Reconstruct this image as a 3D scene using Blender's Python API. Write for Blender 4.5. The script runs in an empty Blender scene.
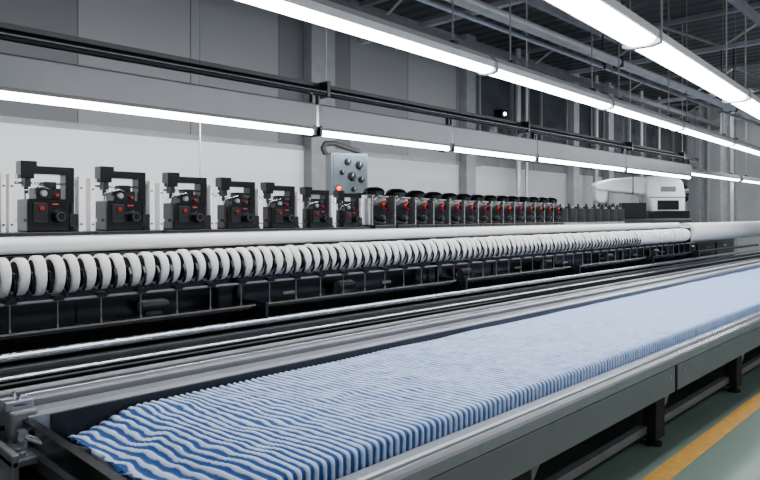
import bpy, bmesh, math, random
from mathutils import Vector, Matrix, noise
random.seed(4)
C = bpy.context.scene.collection
R = math.radians
# ---------------------------------------------------------------- materials
def mat(name, col, rough=.5, metal=0., var=.12, scale=6., bump=0., emit=0.):
    m = bpy.data.materials.new(name); m.use_nodes = True
    nt = m.node_tree; b = nt.nodes['Principled BSDF']
    tc = nt.nodes.new('ShaderNodeTexCoord')
    n = nt.nodes.new('ShaderNodeTexNoise'); n.inputs['Scale'].default_value = scale; n.inputs['Detail'].default_value = 5
    nt.links.new(tc.outputs['Object'], n.inputs['Vector'])
    r = nt.nodes.new('ShaderNodeValToRGB')
    r.color_ramp.elements[0].position = .3; r.color_ramp.elements[1].position = .7
    r.color_ramp.elements[0].color = tuple(c*(1-var) for c in col)+(1,)
    r.color_ramp.elements[1].color = tuple(min(1, c*(1+var)) for c in col)+(1,)
    nt.links.new(n.outputs['Fac'], r.inputs['Fac']); nt.links.new(r.outputs['Color'], b.inputs['Base Color'])
    b.inputs['Roughness'].default_value = rough; b.inputs['Metallic'].default_value = metal
    if bump:
        bp = nt.nodes.new('ShaderNodeBump'); bp.inputs['Strength'].default_value = bump; bp.inputs['Distance'].default_value = .01
        nt.links.new(n.outputs['Fac'], bp.inputs['Height']); nt.links.new(bp.outputs['Normal'], b.inputs['Normal'])
    if emit:
        b.inputs['Emission Color'].default_value = tuple(col)+(1,); b.inputs['Emission Strength'].default_value = emit
    return m
BLACK = mat('black_paint', (.003,.003,.004), .22)
GLOSS = mat('glossy_black', (.003,.003,.004), .16)
DARK = mat('dark_steel', (.012,.013,.016), .28, .3)
CHAR = mat('charcoal_panel', (.05,.053,.06), .28, .3)
SIDE = mat('satin_grey_panel', (.2,.205,.218), .33, .3, .06)
LEDGE = mat('front_ledge_grey', (.34,.35,.37), .2, .5, .05)
GREY = mat('grey_paint', (.2,.21,.225), .3, .3)
RAIL = mat('satin_rail', (.36,.375,.405), .28, .6, .05)
SHADE = mat('reflector_grey', (.15,.156,.165), .4, .2, .05)
HOUSE = mat('lamp_housing_grey', (.45,.46,.47), .35, .3, .05)
ALU = mat('aluminium', (.68,.69,.72), .2, .9)
STEEL = mat('steel', (.66,.69,.74), .15, 1)
WHITE = mat('white_paint', (.86,.86,.87), .3, 0, .03)
LIP = mat('pale_rail', (.52,.54,.57), .2, .55, .05)
YARN = mat('white_yarn', (.9,.895,.88), .85, 0, .06, 60, .6)
RED = mat('red_plastic', (.22,.007,.007), .25)
REDLIT = mat('lit_red_lamp', (1,.05,.02), .3, 0, 0, 5, 0, 4)
ORANGE = mat('dark_red_plastic', (.3,.02,.012), .4)
BOXG = mat('box_grey', (.12,.138,.155), .4, .2)
RUBBER = mat('rubber', (.005,.005,.006), .75)
TUBE = mat('lit_tube', (1,.99,.985), .4, 0, 0, 5, 0, 28)
DIFF = mat('lit_diffuser', (.95,.975,1), .4, 0, 0, 5, 0, 22)
BEAM = mat('beam_grey', (.42,.43,.45), .4, .3)
TRUSS = mat('truss_grey', (.22,.227,.24), .45, .3)
GLASS = mat('dark_glass', (.06,.066,.075), .1, .1, .3, 1.2)
YEL = mat('yellow_line_paint', (.55,.27,.025), .5, 0, .15, 12)
PILLAR = mat('pillar_grey', (.22,.226,.238), .5)

def nodes_of(name):
    m = bpy.data.materials.new(name); m.use_nodes = True
    nt = m.node_tree
    return m, nt, nt.nodes['Principled BSDF']
def ceil_mat():                                                     # ribbed sheet roofing
    m, nt, b = nodes_of('ribbed_roofing')
    N = nt.nodes.new; L = nt.links.new
    tc = N('ShaderNodeTexCoord'); wv = N('ShaderNodeTexWave'); wv.inputs['Scale'].default_value = .9; wv.bands_direction = 'X'
    L(tc.outputs['Object'], wv.inputs['Vector'])
    r = N('ShaderNodeValToRGB'); r.color_ramp.elements[0].color = (.014,.016,.019,1); r.color_ramp.elements[1].color = (.05,.054,.062,1)
    L(wv.outputs['Fac'], r.inputs['Fac']); L(r.outputs[0], b.inputs['Base Color']); b.inputs['Roughness'].default_value = .5
    bp = N('ShaderNodeBump'); bp.inputs['Strength'].default_value = .6; bp.inputs['Distance'].default_value = .05
    L(wv.outputs['Fac'], bp.inputs['Height']); L(bp.outputs[0], b.inputs['Normal'])
    return m
CEIL = ceil_mat()
# wall: white lower band (greyer past the pillar), grey upper band of uneven panels with seams
def wall_mat():
    m, nt, b = nodes_of('wall_panels')
    N = nt.nodes.new; L = nt.links.new
    tc = N('ShaderNodeTexCoord'); sp = N('ShaderNodeSeparateXYZ'); L(tc.outputs['Object'], sp.inputs[0])
    nz = N('ShaderNodeTexNoise'); nz.inputs['Scale'].default_value = .5; L(tc.outputs['Object'], nz.inputs['Vector'])
    d = N('ShaderNodeMath'); d.operation = 'DIVIDE'; d.inputs[1].default_value = 1.5; L(sp.outputs['X'], d.inputs[0])
    fl = N('ShaderNodeMath'); fl.operation = 'FLOOR'; L(d.outputs[0], fl.inputs[0])
    wn = N('ShaderNodeTexWhiteNoise'); wn.noise_dimensions = '1D'; L(fl.outputs[0], wn.inputs['W'])
    up = N('ShaderNodeValToRGB'); up.color_ramp.elements[0].color = (.11,.114,.122,1); up.color_ramp.elements[1].color = (.23,.234,.244,1)
    L(wn.outputs['Value'], up.inputs['Fac'])
    lo = N('ShaderNodeValToRGB'); lo.color_ramp.elements[0].color = (.88,.885,.9,1); lo.color_ramp.elements[1].color = (.92,.925,.94,1)
    L(nz.outputs['Fac'], lo.inputs['Fac'])
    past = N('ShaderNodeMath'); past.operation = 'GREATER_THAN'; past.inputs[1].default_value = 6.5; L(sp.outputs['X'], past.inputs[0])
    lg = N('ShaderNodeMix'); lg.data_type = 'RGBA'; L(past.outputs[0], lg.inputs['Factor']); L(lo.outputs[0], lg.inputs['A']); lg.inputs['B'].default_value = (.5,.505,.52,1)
    g = N('ShaderNodeMath'); g.operation = 'GREATER_THAN'; g.inputs[1].default_value = 2.86; L(sp.outputs['Z'], g.inputs[0])
    mx = N('ShaderNodeMix'); mx.data_type = 'RGBA'; L(g.outputs[0], mx.inputs['Factor']); L(lg.outputs['Result'], mx.inputs['A']); L(up.outputs[0], mx.inputs['B'])
    f = N('ShaderNodeMath'); f.operation = 'FRACT'; L(d.outputs[0], f.inputs[0])
    s = N('ShaderNodeMath'); s.operation = 'LESS_THAN'; s.inputs[1].default_value = .012; L(f.outputs[0], s.inputs[0])
    s2 = N('ShaderNodeMath'); s2.operation = 'MULTIPLY'; L(s.outputs[0], s2.inputs[0]); L(g.outputs[0], s2.inputs[1])
    m2 = N('ShaderNodeMix'); m2.data_type = 'RGBA'; L(s2.outputs[0], m2.inputs['Factor']); L(mx.outputs['Result'], m2.inputs['A']); m2.inputs['B'].default_value = (.06,.06,.065,1)
    L(m2.outputs['Result'], b.inputs['Base Color']); b.inputs['Roughness'].default_value = .55
    return m
WALL = wall_mat()
def floor_mat():
    m, nt, b = nodes_of('green_epoxy_floor')
    N = nt.nodes.new; L = nt.links.new
    tc = N('ShaderNodeTexCoord')
    nz = N('ShaderNodeTexNoise'); nz.inputs['Scale'].default_value = 1.3; nz.inputs['Detail'].default_value = 8; L(tc.outputs['Object'], nz.inputs['Vector'])
    r = N('ShaderNodeValToRGB'); r.color_ramp.elements[0].color = (.14,.205,.168,1); r.color_ramp.elements[1].color = (.195,.265,.222,1)
    L(nz.outputs['Fac'], r.inputs['Fac']); L(r.outputs[0], b.inputs['Base Color'])
    b.inputs['Roughness'].default_value = .32; b.inputs['Specular IOR Level'].default_value = .35
    return m
FLOOR = floor_mat()
def fabric_mat():
    m, nt, b = nodes_of('striped_fabric')
    N = nt.nodes.new; L = nt.links.new
    at = N('ShaderNodeAttribute'); at.attribute_name = 'phase'
    mu = N('ShaderNodeMath'); mu.operation = 'MULTIPLY'; mu.inputs[1].default_value = 2*math.pi; L(at.outputs['Fac'], mu.inputs[0])
    si = N('ShaderNodeMath'); si.operation = 'SINE'; L(mu.outputs[0], si.inputs[0])
    tc = N('ShaderNodeTexCoord')
    nz = N('ShaderNodeTexNoise'); nz.inputs['Scale'].default_value = 13; nz.inputs['Detail'].default_value = 5; L(tc.outputs['Object'], nz.inputs['Vector'])
    ad = N('ShaderNodeMath'); ad.operation = 'MULTIPLY_ADD'; ad.inputs[1].default_value = 2.0; L(nz.outputs['Fac'], ad.inputs[0]); 
    sb = N('ShaderNodeMath'); sb.operation = 'SUBTRACT'; sb.inputs[1].default_value = 1.0; L(si.outputs[0], sb.inputs[0]); L(sb.outputs[0], ad.inputs[2])
    mr = N('ShaderNodeMapRange'); mr.inputs['From Min'].default_value = -.3; mr.inputs['From Max'].default_value = .5; L(ad.outputs[0], mr.inputs['Value'])
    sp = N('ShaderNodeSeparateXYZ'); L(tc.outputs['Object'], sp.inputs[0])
    far = N('ShaderNodeMapRange'); far.inputs['From Min'].default_value = 1.6; far.inputs['From Max'].default_value = 8.5; L(sp.outputs['X'], far.inputs['Value'])  # paler with distance: stripe blur and lamp sheen painted into the colours
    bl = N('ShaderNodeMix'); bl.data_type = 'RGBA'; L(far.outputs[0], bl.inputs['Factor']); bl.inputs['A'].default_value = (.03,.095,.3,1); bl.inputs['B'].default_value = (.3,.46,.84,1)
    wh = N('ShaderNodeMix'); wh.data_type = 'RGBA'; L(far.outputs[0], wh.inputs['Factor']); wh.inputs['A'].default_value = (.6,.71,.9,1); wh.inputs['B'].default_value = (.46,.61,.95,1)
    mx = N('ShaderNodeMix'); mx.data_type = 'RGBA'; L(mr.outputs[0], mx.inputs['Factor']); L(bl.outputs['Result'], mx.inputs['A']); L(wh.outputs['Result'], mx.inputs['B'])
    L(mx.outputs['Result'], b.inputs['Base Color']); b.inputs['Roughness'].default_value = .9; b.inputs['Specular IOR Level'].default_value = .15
    n2 = N('ShaderNodeTexNoise'); n2.inputs['Scale'].default_value = 120; L(tc.outputs['Object'], n2.inputs['Vector'])
    bp = N('ShaderNodeBump'); bp.inputs['Strength'].default_value = .35; bp.inputs['Distance'].default_value = .006; L(n2.outputs['Fac'], bp.inputs['Height']); L(bp.outputs[0], b.inputs['Normal'])
    return m
FABRIC = fabric_mat()
# ---------------------------------------------------------------- mesh builder
class MB:
    def __init__(s): s.bm = bmesh.new(); s.smooth = False
    def box(s, x0, x1, y0, y1, z0, z1, rot=None):
        M = Matrix.Translation(((x0+x1)/2, (y0+y1)/2, (z0+z1)/2))
        if rot: M = M @ rot
        M = M @ Matrix.Diagonal((abs(x1-x0), abs(y1-y0), abs(z1-z0), 1))
        bmesh.ops.create_cube(s.bm, size=1, matrix=M); return s
    def tube(s, p, q, r, r2=None, n=20):
        p = Vector(p); q = Vector(q); d = q-p
        M = Matrix.Translation((p+q)/2) @ d.to_track_quat('Z', 'Y').to_matrix().to_4x4()
        bmesh.ops.create_cone(s.bm, cap_ends=True, segments=n, radius1=r, radius2=r if r2 is None else r2, depth=d.length, matrix=M)
        s.smooth = True; return s
    def path(s, pts, r, n=10):
        pts = [Vector(p) for p in pts]
        for a, b in zip(pts, pts[1:]): s.tube(a, b, r, n=n)
        for p in pts[1:-1]: bmesh.ops.create_uvsphere(s.bm, u_segments=n, v_segments=6, radius=r, matrix=Matrix.Translation(p))
        return s
    def lathe(s, prof, axis='X', c=(0,0,0), n=28, closed=False):     # prof: (along axis, radius)
        rings = []
        for k in range(n):
            t = 2*math.pi*k/n; ring = []
            for a, r in prof:
                u, v = r*math.cos(t), r*math.sin(t)
                co = {'X': (a,u,v), 'Y': (u,a,v), 'Z': (u,v,a)}[axis]
                ring.append(s.bm.verts.new(Vector(co)+Vector(c)))
            rings.append(ring)
        m = len(prof)
        for k in range(n):
            A, B = rings[k], rings[(k+1) % n]
            for i in range(m if closed else m-1):
                j = (i+1) % m
                try: s.bm.faces.new((A[i], A[j], B[j], B[i]))
                except ValueError: pass
        bmesh.ops.remove_doubles(s.bm, verts=s.bm.verts, dist=1e-6)
        s.smooth = True; return s
    def prism(s, pts, x0, x1):                                       # (y,z) outline extruded along x
        A = [s.bm.verts.new((x0, y, z)) for y, z in pts]; B = [s.bm.verts.new((x1, y, z)) for y, z in pts]
        n = len(pts)
        s.bm.faces.new(A); s.bm.faces.new(B[::-1])
        for i in range(n): s.bm.faces.new((A[i], B[i], B[(i+1) % n], A[(i+1) % n]))
        return s
    def prism_y(s, pts, y0, y1):                                     # (x,z) outline extruded along y
        A = [s.bm.verts.new((x, y0, z)) for x, z in pts]; B = [s.bm.verts.new((x, y1, z)) for x, z in pts]
        n = len(pts)
        s.bm.faces.new(A); s.bm.faces.new(B[::-1])
        for i in range(n): s.bm.faces.new((A[i], B[i], B[(i+1) % n], A[(i+1) % n]))
        return s
def obj(name, mb, m, parent=None, off=(0,0,0), bevel=0, label=None, seg=2):
    bmesh.ops.recalc_face_normals(mb.bm, faces=mb.bm.faces)
    if any(off): bmesh.ops.translate(mb.bm, verts=mb.bm.verts, vec=-Vector(off))
    me = bpy.data.meshes.new(name); mb.bm.to_mesh(me); mb.bm.free(); me.materials.append(m)
    if mb.smooth or seg > 2:
        for p in me.polygons: p.use_smooth = True
        me.set_sharp_from_angle(angle=R(40))
    o = bpy.data.objects.new(name, me); C.objects.link(o)
    if parent: o.parent = parent
    if bevel:
        b = o.modifiers.new('bevel', 'BEVEL'); b.width = bevel; b.segments = seg; b.limit_method = 'ANGLE'; b.angle_limit = R(50 if seg == 2 else 20)
    if label: o['label'] = label
    return o
def tag(o, label, cat, group=None, kind=None):
    o['label'] = label; o['category'] = cat
    if group: o['group'] = group
    if kind: o['kind'] = kind
    return o
def thing(name, label, cat, loc=(0,0,0), rz=0, group=None):
    o = bpy.data.objects.new(name, None); C.objects.link(o); o.location = loc; o.rotation_euler = (0,0,rz)
    return tag(o, label, cat, group)
def dup(root, loc, label=None, rz=None, scale=None):
    r = root.copy(); C.objects.link(r); r.location = loc
    if rz is not None: r.rotation_euler = (0,0,rz)
    if scale: r.scale = (scale,)*3
    if label: r['label'] = label
    for ch in list(root.children):
        c = ch.copy(); C.objects.link(c); c.parent = r
        for g in list(ch.children):
            d = g.copy(); C.objects.link(d); d.parent = c
    return r
def struct(name, mb, m, parent=None, bevel=0):
    o = obj(name, mb, m, parent, bevel=bevel)
    if not parent: o['kind'] = 'structure'
    return o
ORD = ['first','second','third','fourth','fifth','sixth','seventh','eighth','ninth','tenth','eleventh','twelfth','thirteenth','fourteenth','fifteenth','sixteenth']
# ---------------------------------------------------------------- the room
XE = 24.
struct('floor', MB().box(-4, XE, -3, 8, -.1, 0), FLOOR)
struct('ceiling', MB().box(-4, XE, -3, 8, 5.5, 5.6), CEIL)
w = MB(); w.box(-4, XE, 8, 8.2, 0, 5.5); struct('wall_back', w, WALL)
w = MB(); w.box(XE, XE+.2, -3, 8.2, 0, 5.5); struct('wall_right', w, mat('end_wall', (.46,.47,.49), .5, 0, .15, .7))
struct('trim_1', MB().box(-4, 11.3, 7.94, 8, 2.83, 2.9), GREY)
i = 2
for x, wd, mm in ((6.75,.5,PILLAR), (10.75,.32,PILLAR), (15.3,.3,BEAM), (17.35,.3,BEAM)):
    struct('trim_%d' % i, MB().box(x-wd/2, x+wd/2, 7.8, 8, 0, 5.5), mm, bevel=.01); i += 1
for y in (.5, 2.5, 4.5, 6.5):
    struct('trim_%d' % i, MB().box(XE-.12, XE, y-.1, y+.1, 0, 5.5), BEAM, bevel=.01); i += 1
for k, (x0, x1) in enumerate(((11.2,15.0), (15.6,17.1), (17.6,23.6))):
    wn = struct('window_%d' % (k+1), MB().box(x0, x1, 7.965, 8, 3.1, 5.1), GLASS)
    f = MB(); f.box(x0, x1, 7.9, 7.98, 3.05, 3.13).box(x0, x1, 7.9, 7.98, 5.05, 5.13)
    n = max(2, round((x1-x0)/1.3))
    for j in range(n+1):
        x = x0+(x1-x0)*j/n; f.box(x-.03, x+.03, 7.9, 7.98, 3.1, 5.1)
    obj('window_frame', f, TRUSS, wn)
ln = obj('floor_line', MB().box(-4, XE, 1.61, 1.75, 0, .004), YEL); tag(ln, 'yellow safety line painted on green floor along the table', 'floor marking')
for x, r in ((12.4,.06), (12.75,.04), (16.2,.07), (19.2,.06), (20.6,.05)):
    p = thing('wall_pipe', 'pale vertical pipe running up the back wall in front of the dark windows', 'pipe', (x,7.72,0), 0, 'vertical pipes on the back wall')
    obj('pipe', MB().tube((0,0,0), (0,0,5.5), r, n=16), BEAM, p)
    for z in (1.9, 3.6, 4.9): obj('pipe_bracket', MB().box(-r-.02, r+.02, -r-.01, .28, z-.03, z+.03), TRUSS, p)
for j in range(5):
    x = 3+4.8*j
    t = thing('roof_beam', 'grey steel lattice beam crossing below the dark ceiling', 'beam', (x,2.5,0), 0, 'roof beams')
    obj('top_chord', MB().box(-.06,.06,-5.5,5.5,5.42,5.5), TRUSS, t)
    obj('bottom_chord', MB().box(-.05,.05,-5.5,5.5,4.78,4.86), BEAM, t)
    lt = MB(); n = 10
    for q in range(n):
        y0 = -5.5+11*q/n; y1 = -5.5+11*(q+1)/n
        a, b = (4.84, 5.43) if q % 2 == 0 else (5.43, 4.84)
        lt.tube((0,y0,a), (0,y1,b), .025, n=8)
    obj('lattice', lt, BEAM, t)
for j, y in enumerate((.6, 2.6, 4.6, 6.6)):
    b = MB(); b.box(-4, XE, y-.04, y+.04, 4.68, 4.78)
    tag(obj('roof_purlin', b, TRUSS), 'grey purlin running lengthwise under the lattice roof beams', 'beam', 'roof purlins')
for (y, z, r, lab) in ((3.42,3.7,.055,'thicker grey conduit pipe above the middle ceiling lamps'), (3.62,3.68,.025,'thinner grey conduit pipe behind the thicker one')):
    p = thing('conduit_pipe', lab, 'pipe', (0,y,z))
    obj('pipe', MB().tube((2.2,0,0), (XE,0,0), r), BEAM, p)
    for x in (3, 7.8, 12.6, 17.4, 22.2):
        obj('hanger', MB().tube((x,0,r-.005), (x,0,4.8-z), .009, n=8), DARK, p)
        obj('pipe_clip', MB().box(x-.02, x+.02, -r-.006, r+.006, -r-.006, r+.006), DARK, p)
for x, y, lab in ((20,5.6,'pale grey steel column nearest the end of the white roller'), (22.6,7.0,'grey steel column near the far corner of the hall')):
    c = thing('steel_column', lab, 'column', (x,y,0))
    obj('shaft', MB().box(-.14,.14,-.14,-.11,.02,5.5).box(-.14,.14,.11,.14,.02,5.5).box(-.015,.015,-.115,.115,.02,5.5), BEAM, c)
    obj('base_plate', MB().box(-.22,.22,-.22,.22,0,.02), DARK, c)
wi = thing('hanging_wire', 'thin pale wire hanging from the roof down behind the third winding head', 'wire', (3.55,6.1,0))
obj('wire', MB().tube((0,0,.12), (0,0,5.5), .007, n=8), RAIL, wi)
obj('weight', MB().lathe([(0,0),(0,.06),(.1,.06),(.13,.01),(.13,0)], 'Z'), DARK, wi)
# ---------------------------------------------------------------- conveyor table
TX0, TX1 = 1.0, 17.
T = thing('conveyor_table', 'long grey conveyor table carrying the blue striped fabric', 'conveyor table', (TX0,2.5,0)); TO = (TX0,2.5,0)
def tp(name, mb, m, bevel=0, parent=T, label=None): return obj(name, mb, m, parent, TO, bevel, label)
tp('bed', MB().box(TX0+.1, TX1, 1.9, 3.24, .66, .705), DARK)
tp('front_rail', MB().prism([(1.86,.64),(1.86,.722),(1.868,.732),(1.915,.738),(1.925,.73),(1.925,.64)], TX0, TX1), LIP, .003, label='silver grey front rail beside the fabric')
tp('front_ledge', MB().prism([(1.80,.64),(1.80,.695),(1.812,.706),(1.858,.712),(1.858,.64)], TX0, TX1), LEDGE, .003)
tp('back_rail', MB().prism([(3.255,.7),(3.255,.855),(3.27,.872),(3.34,.88),(3.34,.7)], TX0, TX1), RAIL, .003, label='broad satin grey tray lip')
tp('back_channel', MB().box(TX0, TX1, 3.342, 3.388, .7, .85), BLACK, .002)
tp('back_rail', MB().prism([(3.39,.7),(3.39,.898),(3.4,.91),(3.45,.915),(3.45,.7)], TX0, TX1), RAIL, .003)
tp('back_channel', MB().box(TX0, TX1, 3.452, 3.57, .7, .87), BLACK, .002)
tp('polished_rod', MB().tube((TX0,3.53,.885), (TX1,3.53,.885), .014, n=16), STEEL)
tp('inner_guard', MB().box(TX0+.1, TX1, 3.242, 3.254, .7, .85), DARK)
for x0, x1 in ((TX0,5.13), (5.19,9.1), (9.16,13.05), (13.11,17)):
    pn = tp('side_panel', MB().prism([(1.8,.44),(1.8,.635),(1.9,.635),(1.9,.62),(1.815,.62),(1.815,.455),(1.86,.455),(1.86,.44)], x0, x1), SIDE, .004)
    for x in (x0+.12, x1-.12): tp('bolt', MB().tube((x,1.802,.57), (x,1.792,.57), .014, n=12), STEEL, parent=pn)
LX = (1.5, 3.1, 5.1, 7.2, 9.3, 11.4, 13.5, 15.6)
for x in LX:
    for y in (1.95, 3.3):
        lg = tp('leg', MB().box(x-.09, x+.09, y-.05, y+.05, .06, .66), RUBBER, .006)
        tp('foot', MB().tube((x,y,0), (x,y,.025), .06).tube((x,y,.02), (x,y,.07), .018), RUBBER, parent=lg)
    tp('cross_brace', MB().box(x-.03, x+.03, 2.0, 3.25, .3, .36), RUBBER)
    tp('gusset', MB().prism_y([(x+.09,.44),(x+.09,.3),(x+.11,.3),(x+.26,.44)], 1.9, 1.92), GREY)
for x0, x1 in zip(LX[1:], LX[2:]):
    tp('angled_brace', MB().tube((x0+.08,2.05,.18), (x0+.75,2.05,.66), .022, n=12), GREY)
tp('lower_rail', MB().box(1.4, 17, 1.97, 2.03, .1, .16), GREY, .004)
tp('lower_rail', MB().box(1.4, 17, 3.27, 3.32, .1, .16), CHAR, .004)
tp('mid_rail', MB().box(1.4, 17, 2.58, 2.64, .36, .42), CHAR, .004)
tp('apron', MB().box(1.4, 17, 3.18, 3.2, .05, .66), BLACK)
tp('end_bar', MB().prism_y([(TX0-.04,.68),(TX0-.04,.745),(TX0-.025,.76),(TX0+.05,.76),(TX0+.065,.745),(TX0+.065,.68)], 1.82, 3.24), CHAR, .006)
tp('end_plate', MB().box(TX0-.02, TX0+.02, 1.82, 3.57, .42, .85), BLACK)
# corner frame, clamps, cylinder, lever, hoses and knob at the left end
tp('corner_block', MB().box(.93, 1.05, 3.26, 3.44, .7, .89), GREY, .014)
tp('corner_block', MB().box(.88, 1.0, 3.46, 3.6, .66, .86), CHAR, .014)
tp('end_bracket', MB().box(.86, 1.0, 3.0, 3.24, .72, .755).box(.86, .89, 3.0, 3.58, .5, .78), GREY, .008)
cl = tp('clamp', MB().box(.92, 1.04, 3.3, 3.34, .885, .93).box(.92, 1.04, 3.38, 3.42, .885, .93).box(.95, 1.01, 3.3, 3.42, .9, .918), RAIL, .006)
for y in (3.32,3.4): tp('clamp_bolt', MB().tube((.98,y,.925), (.98,y,.95), .012, n=6), STEEL, parent=cl)
tp('air_cylinder', MB().tube((.84,3.26,.6), (.84,3.57,.6), .032).tube((.84,3.1,.6), (.84,3.26,.6), .012).tube((.84,3.28,.6), (.84,3.31,.6), .038).tube((.84,3.52,.6), (.84,3.55,.6), .038), STEEL)
lv = tp('clamp_lever', MB().tube((.96,3.16,.8), (1.03,2.86,.8), .016).tube((.96,3.16,.755), (.96,3.16,.83), .032).tube((1.03,2.88,.77), (1.03,2.88,.82), .024), STEEL)
tp('lever_grip', MB().tube((1.03,2.87,.805), (1.06,2.72,.81), .02), BLACK, parent=lv)
tp('hose', MB().path([(.84,3.54,.63), (.83,3.55,.72), (.78,3.56,.78), (.74,3.56,.74), (.7,3.57,.6), (.7,3.57,.3)], .012), RUBBER)
tp('hose', MB().path([(.84,3.3,.63), (.8,3.28,.74), (.78,3.36,.84), (.76,3.46,.86), (.7,3.54,.7), (.68,3.56,.3)], .01), RUBBER)
tp('adjusting_knob', MB().tube((.93,3.36,.8), (.86,3.36,.8), .012).lathe([(-.0,.0),(-.0,.035),(-.03,.04),(-.04,.03),(-.045,0)], 'X', (.87,3.36,.8)), BLACK)
for y in (3.03,3.09,3.21): tp('bracket_bolt', MB().tube((.91,y,.755), (.91,y,.775), .013, n=6), STEEL)
# ---------------------------------------------------------------- fabric
def fabric():
    xs = []; x = 1.18
    while x < 16.8:
        xs.append(x); x += .008 if x < 5 else (.011 if x < 11 else .03)
    prof = []                                                        # (y, z, top weight, front weight)
    zb, zt = .707, .812
    y0, y1 = 1.942, 3.235
    prof.append((y0+.06, zb, 0, 0)); prof.append((y0+.004, zb+.002, .3, .6)); prof.append((y0, zb+.02, .5, 1)); prof.append((y0, zb+.045, .5, 1)); prof.append((y0, zb+.075, .5, 1))
    for a in range(6):
        t = R(180-90*a/5); prof.append((y0+.025+.025*math.cos(t), zt-.025+.025*math.sin(t), .6+.4*a/5, 1-a/5))
    for j in range(1, 42): prof.append((y0+.025+(y1-y0-.04)*j/42, zt, 1, 0))
    for a in range(4):
        t = R(90-90*a/3); prof.append((y1-.015+.015*math.cos(t), zt-.015+.015*math.sin(t), 1, 0))
    prof.append((y1, zb, 0, 0))
    bm = bmesh.new(); lay = bm.verts.layers.float.new('phase')
    grid = []
    for x in xs:
        row = []
        e = max(0, min(1, (x-xs[0])/.35)); e = .25+.75*e*e*(3-2*e)
        for (y, z, wt, fw) in prof:
            inner = max(0, min(1, (y-y0-.05)/.3))
            fade = max(0, min(1, (5.5-x)/4))
            wob = (.032*noise.noise((x*2.6, y*3, 0))+.024*noise.noise((x*8, y*9, 3)))*inner*(.15+.85*fade)
            ph = (x + wob + .08*(y-1.94)*inner)/.043
            s = math.sin(2*math.pi*ph)
            h = wt*(.006*s + .007*inner*noise.noise((x*1.9, y*2.4, 7)))
            xx = x
            if x == xs[0]: xx = x+.028*noise.noise((0, y*9, 2))-.02*(noise.noise((5, y*40, 2))>0)
            v = bm.verts.new((xx, y-.0085*s*fw, zb+(z-zb)*(e if z > zb else 1)+h*(.6 if x < 1.3 else 1))); v[lay] = ph; row.append(v)
        grid.append(row)
    for a, b in zip(grid, grid[1:]):
        for j in range(len(prof)-1): bm.faces.new((a[j], a[j+1], b[j+1], b[j]))
    bm.faces.new(grid[0][::-1]); bm.faces.new(grid[-1])
    bmesh.ops.recalc_face_normals(bm, faces=bm.faces)
    me = bpy.data.meshes.new('fabric'); bm.to_mesh(me); bm.free(); me.materials.append(FABRIC)
    for p in me.polygons: p.use_smooth = True
    return me
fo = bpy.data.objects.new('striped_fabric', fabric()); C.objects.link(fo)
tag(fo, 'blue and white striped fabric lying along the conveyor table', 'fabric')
# ---------------------------------------------------------------- spool frame
F = thing('spool_frame', 'long black frame holding the row of white yarn rings', 'machine frame', (.3,4.2,0)); FO = (.3,4.2,0)
def fp(name, mb, m, bevel=0, parent=F, label=None): return obj(name, mb, m, parent, FO, bevel, label)
fp('spool_rod', MB().tube((.3,4.2,1.435), (12.6,4.2,1.435), .03), BLACK)
fp('lower_rail', MB().box(.3, 12.6, 4.07, 4.1, 1.28, 1.294), GREY, .003, label='thin grey rail under the yarn rings')
for x in (.4, 2.88, 5.4, 7.9, 10.4, 12.55):
    ps = fp('post', MB().box(x-.03, x+.03, 4.33, 4.38, 0, 1.55), BLACK, .004)
    fp('tube_bracket', MB().box(x-.012, x+.012, 3.98, 4.34, .97, 1.14), DARK, parent=ps)
for x in (.34, 12.57): fp('rod_bracket', MB().box(x-.012, x+.012, 4.17, 4.38, 1.39, 1.48), DARK)
for k in range(44):
    x = .9+.26*k
    gp = fp('guide_pin', MB().tube((x,4.085,1.28), (x,4.085,1.13), .003, n=8).lathe([(-.01,.0),(-.01,.007),(.01,.007),(.01,0)], 'Z', (x,4.085,1.13), 10), GREY)
    fp('guide_clip', MB().box(x-.03, x+.03, 4.06, 4.12, 1.285, 1.315).tube((x+.05,4.09,1.27), (x+.05,4.09,1.32), .014, n=10), GLOSS, parent=gp)
SP = .097
for k in range(95):
    x = .95+SP*(k+.5)
    fp('thread_hook', MB().path([(x,4.17,1.46), (x,4.1,1.45), (x,4.075,1.41), (x,4.085,1.36), (x,4.11,1.335)], .01, n=8), GLOSS)
fp('shaft', MB().tube((.3,4.1,1.1), (17,4.1,1.1), .028), GLOSS)
fp('guide_tube', MB().tube((.3,4.0,1.0), (17,4.0,1.0), .026), STEEL, label='bright steel tube')
fp('stepped_rail', MB().box(.3, 17, 3.93, 3.98, .9, .955), CHAR, .006)
fp('stepped_rail', MB().box(.3, 17, 3.86, 3.91, .9, .925), DARK, .004)
fp('lower_beam', MB().box(.3, 17, 3.82, 3.98, .8, .9), GLOSS, .012)
fp('silver_rod', MB().tube((.3,3.83,.918), (17,3.83,.918), .013, n=14), STEEL, label='thin silver rod')
fp('ledge', MB().box(.3, 17, 3.63, 3.8, .8, .84), BLACK, .004)
fp('ledge_rod', MB().tube((.3,3.74,.86), (17,3.74,.86), .024, n=14), GREY)
fp('skirt', MB().box(.3, 17, 3.84, 3.9, .05, .8), BLACK)
fp('backing_board', MB().box(.3, 12.6, 4.385, 4.4, 1.24, 1.545), BLACK)
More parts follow.
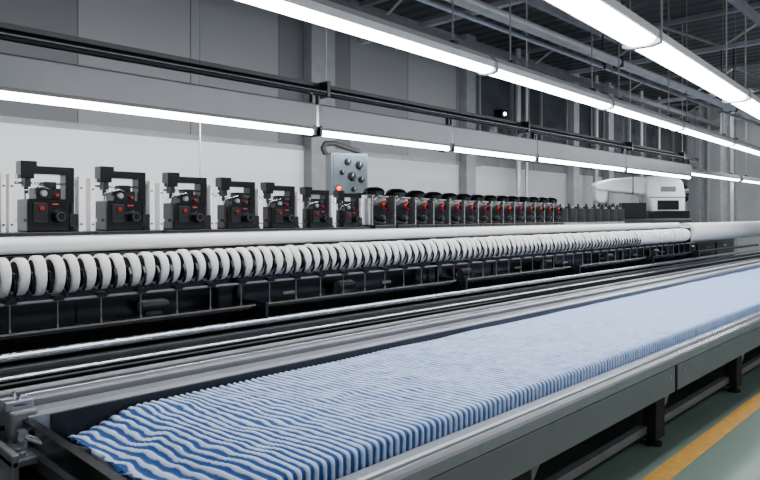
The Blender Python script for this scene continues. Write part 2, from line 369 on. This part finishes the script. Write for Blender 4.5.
# cabinet behind
K = thing('machine_cabinet', 'long black machine cabinet behind the yarn ring row', 'machine cabinet', (.3,4.8,0)); KO = (.3,4.8,0)
obj('body', MB().box(.3, 16.8, 4.55, 5.02, .0, 1.26), BLACK, K, KO, .01)
for k in range(13):
    x = .45+1.25*k
    pn = obj('access_panel', MB().box(x, x+1.12, 4.535, 4.552, .5, 1.2), BLACK, K, KO, .004)
    obj('panel_handle', MB().box(x+.5, x+.62, 4.51, 4.536, 1.1, 1.125), RAIL, pn, KO, .004)
for k in range(7):
    x = 2.2+1.9*k
    mo = MB().tube((x-.09,4.45,1.14), (x+.09,4.45,1.14), .045).tube((x+.09,4.45,1.14), (x+.12,4.45,1.14), .03)
    mo.box(x-.06, x+.06, 4.42, 4.536, 1.06, 1.1)
    obj('drive_motor', mo, CHAR, K, KO)
# yarn rings
def spool():
    t = thing('yarn_ring', 'white yarn ring on the dark rod, in the row below the white roller', 'yarn spool', (0,0,0), 0, 'yarn rings on the spool rod')
    pr = []
    for a in range(20):
        th = 2*math.pi*a/20; pr.append((.03*math.copysign(abs(math.cos(th))**.5, math.cos(th)), .096+.021*math.copysign(abs(math.sin(th))**.7, math.sin(th))))
    obj('yarn', MB().lathe(pr, 'X', closed=True, n=36), YARN, t)
    obj('hub_gap_shade', MB().lathe([(-.03,.03),(-.033,.082),(-.03,.094),(.03,.094),(.033,.082),(.03,.03)], 'X', closed=True, n=24), RUBBER, t)  # dark hub; its black faces stand in for shade between the rings
    return t
s0 = spool(); x = .95; first = True
while x < 12.48:
    loc = (x+random.uniform(-.005,.005), 4.2, 1.435+random.uniform(-.004,.0))
    rot = (random.uniform(0,6.28), random.uniform(-.07,.07), random.uniform(-.08,.08))
    k = random.uniform(.95,1.05)
    if first: s0.location = loc; first = False; s0.rotation_euler = rot
    else:
        o = dup(s0, loc); o.rotation_euler = rot; o.scale = (random.uniform(.9,1.1), k, k)
    x += SP
# white roller over the rings
def roller(x0, x1, y, z, r, lab, stands):
    t = thing('white_roller', lab, 'roller', (x0,y,z))
    obj('roll', MB().tube((0,0,0), (x1-x0,0,0), r, n=32), WHITE, t)
    obj('axle', MB().tube((-.1,0,0), (x1-x0+.1,0,0), r*.4), STEEL, t)
    for s in stands:
        obj('bearing', MB().box(s-x0-.03, s-x0+.03, -r*.6, r*.6, -r-.012, -r+.004), DARK, t, bevel=.004)
    return t
roller(.2, 12.55, 4.36, 1.608, .05, 'long thin white roller above the row of yarn rings', (.4,2.88,5.4,7.9,10.4))
g = roller(12.75, 21, 4.3, 1.46, .19, 'thick white roller beyond the end of the yarn rings', ())
for x in (12.7, 21.05):
    obj('stand', MB().box(x-12.75-.035, x-12.75+.035, -.12, .12, -1.46, .1), DARK, g, bevel=.006)
# ---------------------------------------------------------------- bench + heads
B = thing('machine_bench', 'long bench with pale top carrying the black winding heads', 'bench', (.2,5.5,0)); BO = (.2,5.5,0)
obj('bench_top', MB().box(.2, 13.3, 5.15, 5.9, 1.6, 1.64), LIP, B, BO, .006)
obj('bench_body', MB().box(.3, 13.2, 5.22, 5.85, .1, 1.6), BLACK, B, BO)
obj('front_strip', MB().box(.2, 13.3, 5.135, 5.15, 1.56, 1.635), ALU, B, BO)
for x in (.5,3.6,6.8,10,13): obj('foot', MB().box(x-.08, x+.08, 5.3, 5.8, 0, .1), RUBBER, B, BO)
def head():
    t = thing('winding_head', 'x', 'winding head', (0,0,0), 0, 'large winding heads on the bench')
    obj('base_plate', MB().box(-.29,.29,-.2,.2,0,.025), DARK, t, bevel=.004)
    ca = MB().prism_y([(.14,.025),(.14,.455),(-.1,.455),(-.1,.42),(-.2,.42),(-.2,.55),(-.08,.55),(-.08,.515),(.21,.515),(.21,.025)], -.06, .06)
    obj('top_arm', ca, GLOSS, t, bevel=.004, label='stepped black top arm')
    obj('arm_tip', MB().box(-.165,-.12,-.04,.04,.36,.422).tube((-.142,0,.31), (-.142,0,.37), .016), DARK, t)
    bd = obj('body', MB().box(-.18,.14,-.14,.1,.025,.27), GLOSS, t, bevel=.012)
    obj('face_plate', MB().box(-.14,-.03,-.15,-.138,.1,.24), DARK, bd, bevel=.006)
    obj('motor', MB().lathe([(0,0),(0,.045),(.06,.05),(.07,.04),(.07,0)], 'Y', (.05,-.205,.14)), GLOSS, t)
    obj('motor_ring', MB().lathe([(0,.028),(0,.034),(.01,.038),(.01,.028)], 'Y', (.05,-.21,.14), closed=True), CHAR, t)
    obj('upper_block', MB().box(-.1,.09,-.1,.07,.265,.35).box(-.03,.07,-.06,.05,.35,.4), BLACK, t, bevel=.006)
    obj('red_knob', MB().lathe([(-.17,0),(-.17,.018),(-.135,.022),(-.135,0)], 'Y', (-.08,0,.2), 16), RED, t, label='red knob')
    obj('red_knob', MB().lathe([(-.13,0),(-.13,.014),(-.098,.016),(-.098,0)], 'Y', (.05,0,.3), 14), RED, t, label='small red upper knob')
    obj('red_strip', MB().box(.0,.05,-.15,-.138,.225,.237), ORANGE, t)
    obj('thread_guide', MB().path([(-.17,-.06,.27), (-.2,-.14,.33), (-.08,-.17,.36), (.0,-.1,.34)], .006), STEEL, t)
    obj('tensioner', MB().lathe([(-.13,0),(-.13,.02),(-.12,.026),(-.095,.026),(-.095,0)], 'Y', (-.05,0,.31), 18), RAIL, t)
    obj('cross_rod', MB().tube((-.26,.03,.39), (.26,.03,.39), .009, n=12), STEEL, t)
    obj('lower_fitting', MB().box(.15,.22,-.12,.0,.025,.16).tube((.185,-.06,.16), (.185,-.06,.24), .016), DARK, t, bevel=.004)
    for s in (-1, 1):
        br = MB(); br.box(s*.266-.018, s*.266+.018, -.06, .03, .025, .45); br.box(s*.245-.035, s*.245+.035, -.01, .03, .42, .45); br.box(s*.245-.035, s*.245+.035, -.01, .03, .1, .125)
        sb = obj('side_bracket', br, WHITE, t, bevel=.003, label='slim white side post')
        for z in (.08, .36): obj('bracket_screw', MB().tube((s*.266,-.068,z), (s*.266,-.058,z), .008, n=10), DARK, sb)
    obj('cable', MB().path([(.1,-.1,.08), (.17,-.16,.06), (.18,-.18,.03)], .01), RUBBER, t)
    return t
h0 = head()
hx = [.226, .330, .441, .552, .653, .748, .84, .928]
hs = [1.06,1.06,1.04,1.0,.96,.91,.85,.8]
for k, f in enumerate(hx):
    loc = (f*5.5, 5.5, 1.64)
    lab = 'black winding head cut off by the left edge of the photo' if k == 0 else ('smallest black winding head, last before the small tension units' if k == 7 else 'black winding head with hooked arm, %s whole one from the left edge' % ORD[k-1])
    if k == 0: h0.location = loc; h0['label'] = lab; o = h0
    else: o = dup(h0, loc, lab)
    o.scale = (min(hs[k],.97),hs[k],hs[k])
def unit():
    t = thing('tension_unit', 'x', 'tension unit', (0,0,0), 0, 'small tension units on the bench')
    obj('base', MB().box(-.15,.15,-.16,.16,0,.03), DARK, t, bevel=.004)
    obj('body', MB().lathe([(.03,.0),(.03,.12),(.06,.13),(.27,.13),(.3,.12),(.31,.0)], 'Z'), GLOSS, t)
    obj('back_housing', MB().box(-.15,.15,.05,.15,.03,.33), GLOSS, t, bevel=.02)
    obj('top_cap', MB().lathe([(.3,.1),(.345,.11),(.37,.09),(.385,.05),(.385,0)], 'Z'), GLOSS, t, label='rounded top cap')
    dl = obj('dial', MB().lathe([(-.15,.018),(-.158,.022),(-.152,.036),(-.142,.042),(-.11,.044)], 'Y', (.01,0,.215)), RED, t, label='dark red dial')
    obj('dial_hub', MB().lathe([(-.18,0),(-.18,.02),(-.145,.03)], 'Y', (.01,0,.215), 16), GLOSS, dl)
    obj('upper_strip', MB().box(-.07,.07,-.135,-.1,.285,.3), RAIL, t, bevel=.004, label='bright metal strip')
    obj('lower_knob', MB().lathe([(-.17,0),(-.17,.02),(-.11,.024)], 'Y', (-.03,0,.1), 14), CHAR, t, label='dark lower knob')
    obj('silver_frame', MB().box(-.155,-.138,-.12,.02,.03,.31).box(-.155,-.11,-.12,-.1,.29,.31), ALU, t, bevel=.004, label='silver side frame')
    return t
u0 = unit()
ux = [1.012,1.085,1.154,1.219,1.281,1.341,1.401,1.46,1.517,1.573,1.628,1.682,1.735,1.787]
us = [1.3,1.28,1.25,1.23,1.21,1.2]
sx = [1.2,1.2,1.15,1.08,1.05,1.04,1.03,1.02,1.0,.98,.97,.95,.93,.9]
for k, f in enumerate(ux):
    loc = (f*5.5, 5.5, 1.64); lab = 'small black tension unit with red dial, %s from the winding heads' % ORD[k] if k < len(ux)-1 else 'small black tension unit with red dial, last before the dark thread spools'
    if k == 0: u0.location = loc; u0['label'] = lab; o = u0
    else: o = dup(u0, loc, lab)
    s = us[k] if k < 6 else 1.19
    o.scale = (sx[k], s, s)
m0 = None
for k in range(8):
    f = 1.85+.06*k
    lab = 'small dark thread spool at the bench end, %s after the red-dialled units' % ORD[k]
    if m0 is None:
        m0 = thing('thread_spool', lab, 'thread spool', (f*5.5,5.5,1.64), 0, 'thread spools at the bench end')
        obj('spool_base', MB().lathe([(0,0),(0,.14),(.03,.14),(.04,.1),(.04,0)], 'Z'), RAIL, m0)
        obj('thread', MB().lathe([(.04,0),(.04,.13),(.06,.14),(.27,.135),(.28,.12),(.28,0)], 'Z'), mat('dark_thread', (.006,.007,.009), .7, 0, .1, 50, .4), m0)
        obj('spool_cap', MB().lathe([(.28,0),(.28,.09),(.31,.08),(.31,.02),(.36,.02),(.36,0)], 'Z'), DARK, m0)
    else: dup(m0, (f*5.5,5.5,1.64), lab)
# ---------------------------------------------------------------- control box on a pole
cb = thing('control_box', 'grey control box with dark knobs and lit red lamp on pole', 'control box', (5.84,6.3,0), R(-18))
obj('pole', MB().tube((0,.1,0), (0,.1,2.5), .03), DARK, cb)
obj('pole_base', MB().lathe([(0,0),(0,.2),(.02,.2),(.03,.04),(.03,0)], 'Z', (0,.1,0)), DARK, cb)
obj('enclosure', MB().box(-.27,.27,-.13,.07,2.04,2.62), BOXG, cb, bevel=.015)
obj('face_panel', MB().box(-.24,.24,-.142,-.128,2.07,2.59), mat('face_grey', (.08,.112,.135), .4, .1), cb, bevel=.004)
for (x, z, r) in ((-.04,2.5,1), (.13,2.46,1.2), (-.12,2.36,.7), (.02,2.31,1.25), (.16,2.27,.95), (.05,2.14,.75)):
    kn = obj('knob', MB().lathe([(-.19,0),(-.19,.034*r),(-.165,.04*r),(-.14,.048*r)], 'Y', (x,0,z), 20), RUBBER, cb)
    obj('knob_mark', MB().box(x-.004, x+.004, -.194, -.188, z, z+.028*r), WHITE, kn)
obj('red_lamp', MB().lathe([(-.19,0),(-.185,.022),(-.165,.03),(-.14,.03)], 'Y', (-.17,0,2.15), 20), REDLIT, cb, label='lit red lamp')
obj('lamp_bezel', MB().lathe([(-.15,.03),(-.15,.042),(-.138,.045),(-.138,.03)], 'Y', (-.17,0,2.15), 20, True), BLACK, cb)
obj('top_arm', MB().path([(-.3,-.02,2.6), (-.34,-.02,2.68), (-.3,-.02,2.74), (-.18,-.02,2.75), (.0,-.02,2.7), (.18,-.02,2.66), (.22,-.02,2.61)], .035, n=14), RUBBER, cb, label='black curved fitting on top')
obj('lower_cable', MB().path([(.2,.0,2.04), (.22,.05,1.95), (.12,.12,1.7), (.03,.13,1.4)], .014), RUBBER, cb)
# ---------------------------------------------------------------- big white machine
sm = thing('sewing_machine', 'large white machine with tapering arm under the far lamps', 'sewing machine', (15.0,6.2,0), R(-46))
obj('cabinet', MB().box(-1.15,1.15,-.45,.45,0,1.55), DARK, sm, bevel=.02)
obj('bed', MB().box(-1.1,1.15,-.48,.48,1.55,1.72), CHAR, sm, bevel=.03, seg=3)
obj('column', MB().prism_y([(.3,1.72),(.26,2.1),(.16,2.3),(.2,2.66),(.4,2.72),(.85,2.7),(1.02,2.58),(1.08,2.3),(1.08,1.72)], -.3, .3), WHITE, sm, bevel=.05, seg=4)
obj('arm', MB().prism_y([(.25,2.26),(.25,2.68),(-.1,2.69),(-.6,2.64),(-.92,2.56),(-.98,2.46),(-.95,2.38),(-.55,2.34),(-.1,2.3)], -.22, .22), WHITE, sm, bevel=.05, seg=4)
obj('head', MB().prism_y([(-.96,2.42),(-.66,2.4),(-.68,2.14),(-.73,2.08),(-.88,2.08),(-.94,2.16)], -.17, .17), WHITE, sm, bevel=.035, seg=4)
obj('needle_bar', MB().tube((-.81,0,2.09), (-.81,0,1.72), .03), STEEL, sm)
obj('hand_wheel', MB().lathe([(1.06,0),(1.06,.16),(1.1,.21),(1.2,.21),(1.23,.15),(1.23,0)], 'X', (0,0,2.3)), BLACK, sm)
obj('dark_base', MB().box(.2,1.14,-.38,.38,1.7,1.9), BLACK, sm, bevel=.02)
obj('dark_opening', MB().box(.42,.92,-.312,-.296,1.92,2.14), BLACK, sm, bevel=.006)
obj('body_seam', MB().box(.24,1.06,-.308,-.298,2.2,2.22), CHAR, sm)
obj('face_vent', MB().box(.5,.85,-.31,-.296,2.34,2.46), BOXG, sm, bevel=.006)
obj('arm_seam', MB().box(-.12,-.1,-.23,.23,2.29,2.7), CHAR, sm)
obj('dark_unit', MB().box(-1.02,-.5,-.44,-.18,1.72,1.98), BLACK, sm, bevel=.02)
obj('dark_unit', MB().box(-.44,.12,-.44,-.18,1.72,2.08), DARK, sm, bevel=.02)
for q in range(3):
    obj('unit_knob', MB().tube((-.92+.16*q,-.31,1.98), (-.92+.16*q,-.31,2.07), .05, .035, n=14), BLACK, sm)
# ---------------------------------------------------------------- lamps
def lamp_between(name, p, q, w, lab, group, rods=True, hh=.1, top=5.5):
    p = Vector(p); q = Vector(q); d = q-p; L = d.length
    t = thing(name, lab, 'ceiling lamp', p, math.atan2(d.y, d.x), group)
    obj('housing', MB().prism([(-w*.56,-.012),(-w*.56,.04),(-w*.24,hh),(w*.24,hh),(w*.56,.04),(w*.56,-.012),(w*.5,-.012),(w*.5,.0),(-w*.5,.0),(-w*.5,-.012)], 0.002, L-.002), HOUSE, t)
    obj('diffuser', MB().prism([(-w*.46,0),(-w*.4,-.03),(-w*.2,-.045),(w*.2,-.045),(w*.4,-.03),(w*.46,0)], .02, L-.02), DIFF, t, label='lit white diffuser')
    for x in (0, L-.022):
        obj('end_cap', MB().prism([(-w*.58,-.04),(-w*.58,.044),(-w*.24,hh+.008),(w*.24,hh+.008),(w*.58,.044),(w*.58,-.04),(w*.3,-.055),(-w*.3,-.055)], x, x+.022), GREY, t)
    for x in (L*.15, L*.85):
        rd = obj('suspension_rod', MB().tube((x,0,hh-.005), (x,0,top-p.z), .007, n=8), TRUSS, t)
        obj('rod_clip', MB().box(x-.03, x+.03, -.04, .04, hh-.005, hh+.03), DARK, rd)
def line_pts(a, b, s0, s1): a = Vector(a); b = Vector(b); d = b-a; return a+d*s0, a+d*s1
A2, B2 = (1.2,3.07,3.07), (15.3,3.55,3.07)
cuts = [0, .243, .42, .6, .8, 1.0]; wl = ['nearest', 'second', 'third', 'fourth', 'farthest']
for k in range(5):
    p, q = line_pts(A2, B2, cuts[k]+.0002, cuts[k+1]-.0002)
    lamp_between('linear_lamp', p, q, .16, '%s lamp of the middle glowing line above the table' % wl[k], 'middle line of ceiling lamps')
A3, B3 = (1.6,1.60,3.0), (15.6,2.42,3.0)
cuts = [0, .2, .4, .6, .8, 1.0]
for k in range(5):
    p, q = line_pts(A3, B3, cuts[k]+.0002, cuts[k+1]-.0002)
    lamp_between('linear_lamp', p, q, .22, '%s lamp of the wide glowing line at upper right' % wl[k], 'right line of ceiling lamps')
# pipe with hung reflector lamps over the yarn rings
PP = thing('lamp_pipe', 'long black pipe the grey reflector lamps hang from', 'pipe', (-.6,4.36,2.9))
obj('pipe', MB().tube((0,0,0), (14.2,0,0), .04), BLACK, PP)
obj('cable_tray', MB().box(0,14.2,.06,.12,.03,.09), DARK, PP)
for x in (.8, 4.4, 7.8, 11.0, 13.4):
    obj('hanger', MB().tube((x,0,.03), (x,0,2.6), .009, n=8), BEAM, PP)
    obj('clamp', MB().box(x-.02,x+.02,-.045,.13,-.045,.1), BLACK, PP, bevel=.006)
seg = [(-.5,3.66), (3.7,5.6), (5.62,7.4), (7.42,10.16), (10.18,13.2)]
rl = ['nearest grey reflector lamp, over the winding heads at left', 'second grey reflector lamp, over the control box', 'third grey reflector lamp along the black pipe', 'fourth grey reflector lamp along the black pipe', 'farthest grey reflector lamp at the end of the pipe']
for (x0, x1), lab in zip(seg, rl):
    t = thing('reflector_lamp', lab, 'lamp', (x0,4.4,2.53), 0, 'reflector lamps on the black pipe'); L = x1-x0
    obj('reflector', MB().prism([(-.075,.03),(-.075,.24),(-.06,.255),(.02,.255),(.14,.055),(.12,.055),(.0,.24),(-.06,.24),(-.063,.03)], 0, L), SHADE, t)
    obj('front_lip', MB().box(0, L, -.083, -.073, .02, .045), BLACK, t)
    obj('tube', MB().tube((.03,-.04,.0), (L-.03,-.04,0), .026, n=16), TUBE, t, label='lit fluorescent tube')
    obj('tube', MB().tube((.03,.06,.02), (L-.03,.06,.02), .02, n=16), TUBE, t, label='lit rear fluorescent tube')
    for x in (0, L-.03):
        obj('end_bracket', MB().box(x, x+.03, -.08, .1, -.03, .06), BLACK, t, bevel=.006)
        obj('hook', MB().box(x+.005, x+.025, -.05, .0, .25, .37), BLACK, t, bevel=.006)
for (x0, x1, lab) in ((14.6,18.4,'hanging lamp nearer of the two beyond the pipe end'), (18.6,22.4,'hanging lamp farther of the two beyond the pipe end')):
    lamp_between('linear_lamp', (x0,4.9,2.73), (x1,4.9,2.73), .14, lab, 'far hanging lamps')
for (x0, x1, lab) in ((10.6,13.2,'hanging lamp over the white machine, left one'), (13.4,16,'hanging lamp over the white machine, right one')):
    lamp_between('linear_lamp', (x0,6.6,2.95), (x1,6.6,2.95), .14, lab, 'hanging lamps over the white machine')
# small emergency light on wall
el = thing('wall_lamp', 'small bright lamp on the wall beside the dark windows', 'lamp', (11.9,7.75,4.0))
obj('housing', MB().box(-.1,.1,.0,.25,-.1,.1), BLACK, el, bevel=.01); obj('lens', MB().lathe([(-.03,0),(-.02,.03),(.0,.035)], 'Y'), DIFF, el)
# ---------------------------------------------------------------- light, world, camera
def area(loc, target, sx, sy, energy):  # unseen area lights, added to brighten the walls and far hall
    l = bpy.data.lights.new('added_fill_light', 'AREA'); l.shape = 'RECTANGLE'; l.size = sx; l.size_y = sy; l.energy = energy; l.color = (.95,.98,1)
    o = bpy.data.objects.new('added_fill_light', l); C.objects.link(o); o.location = loc
    o.rotation_euler = (Vector(target)-Vector(loc)).to_track_quat('-Z', 'Y').to_euler()
area((8,-1.5,4.3), (8,8,3.6), 14, 1.0, 140)
area((5.0,5.9,2.75), (5.0,8,2.05), 13, .2, 160)
area((19,3,4.2), (22,7.5,3), 6, 1.0, 190)
wd = bpy.data.worlds.new('world'); bpy.context.scene.world = wd; wd.use_nodes = True
bg = wd.node_tree.nodes['Background']; bg.inputs[0].default_value = (.82,.9,1,1); bg.inputs[1].default_value = .36
cam = bpy.data.cameras.new('camera'); co = bpy.data.objects.new('camera', cam); C.objects.link(co)
co.location = (0,0,1.8); co.rotation_euler = (R(90),0,R(-45.9)); cam.sensor_width = 36; cam.lens = 36*640/760; cam.shift_y = -25/760
cam.clip_start = .05; cam.clip_end = 200
bpy.context.scene.camera = co
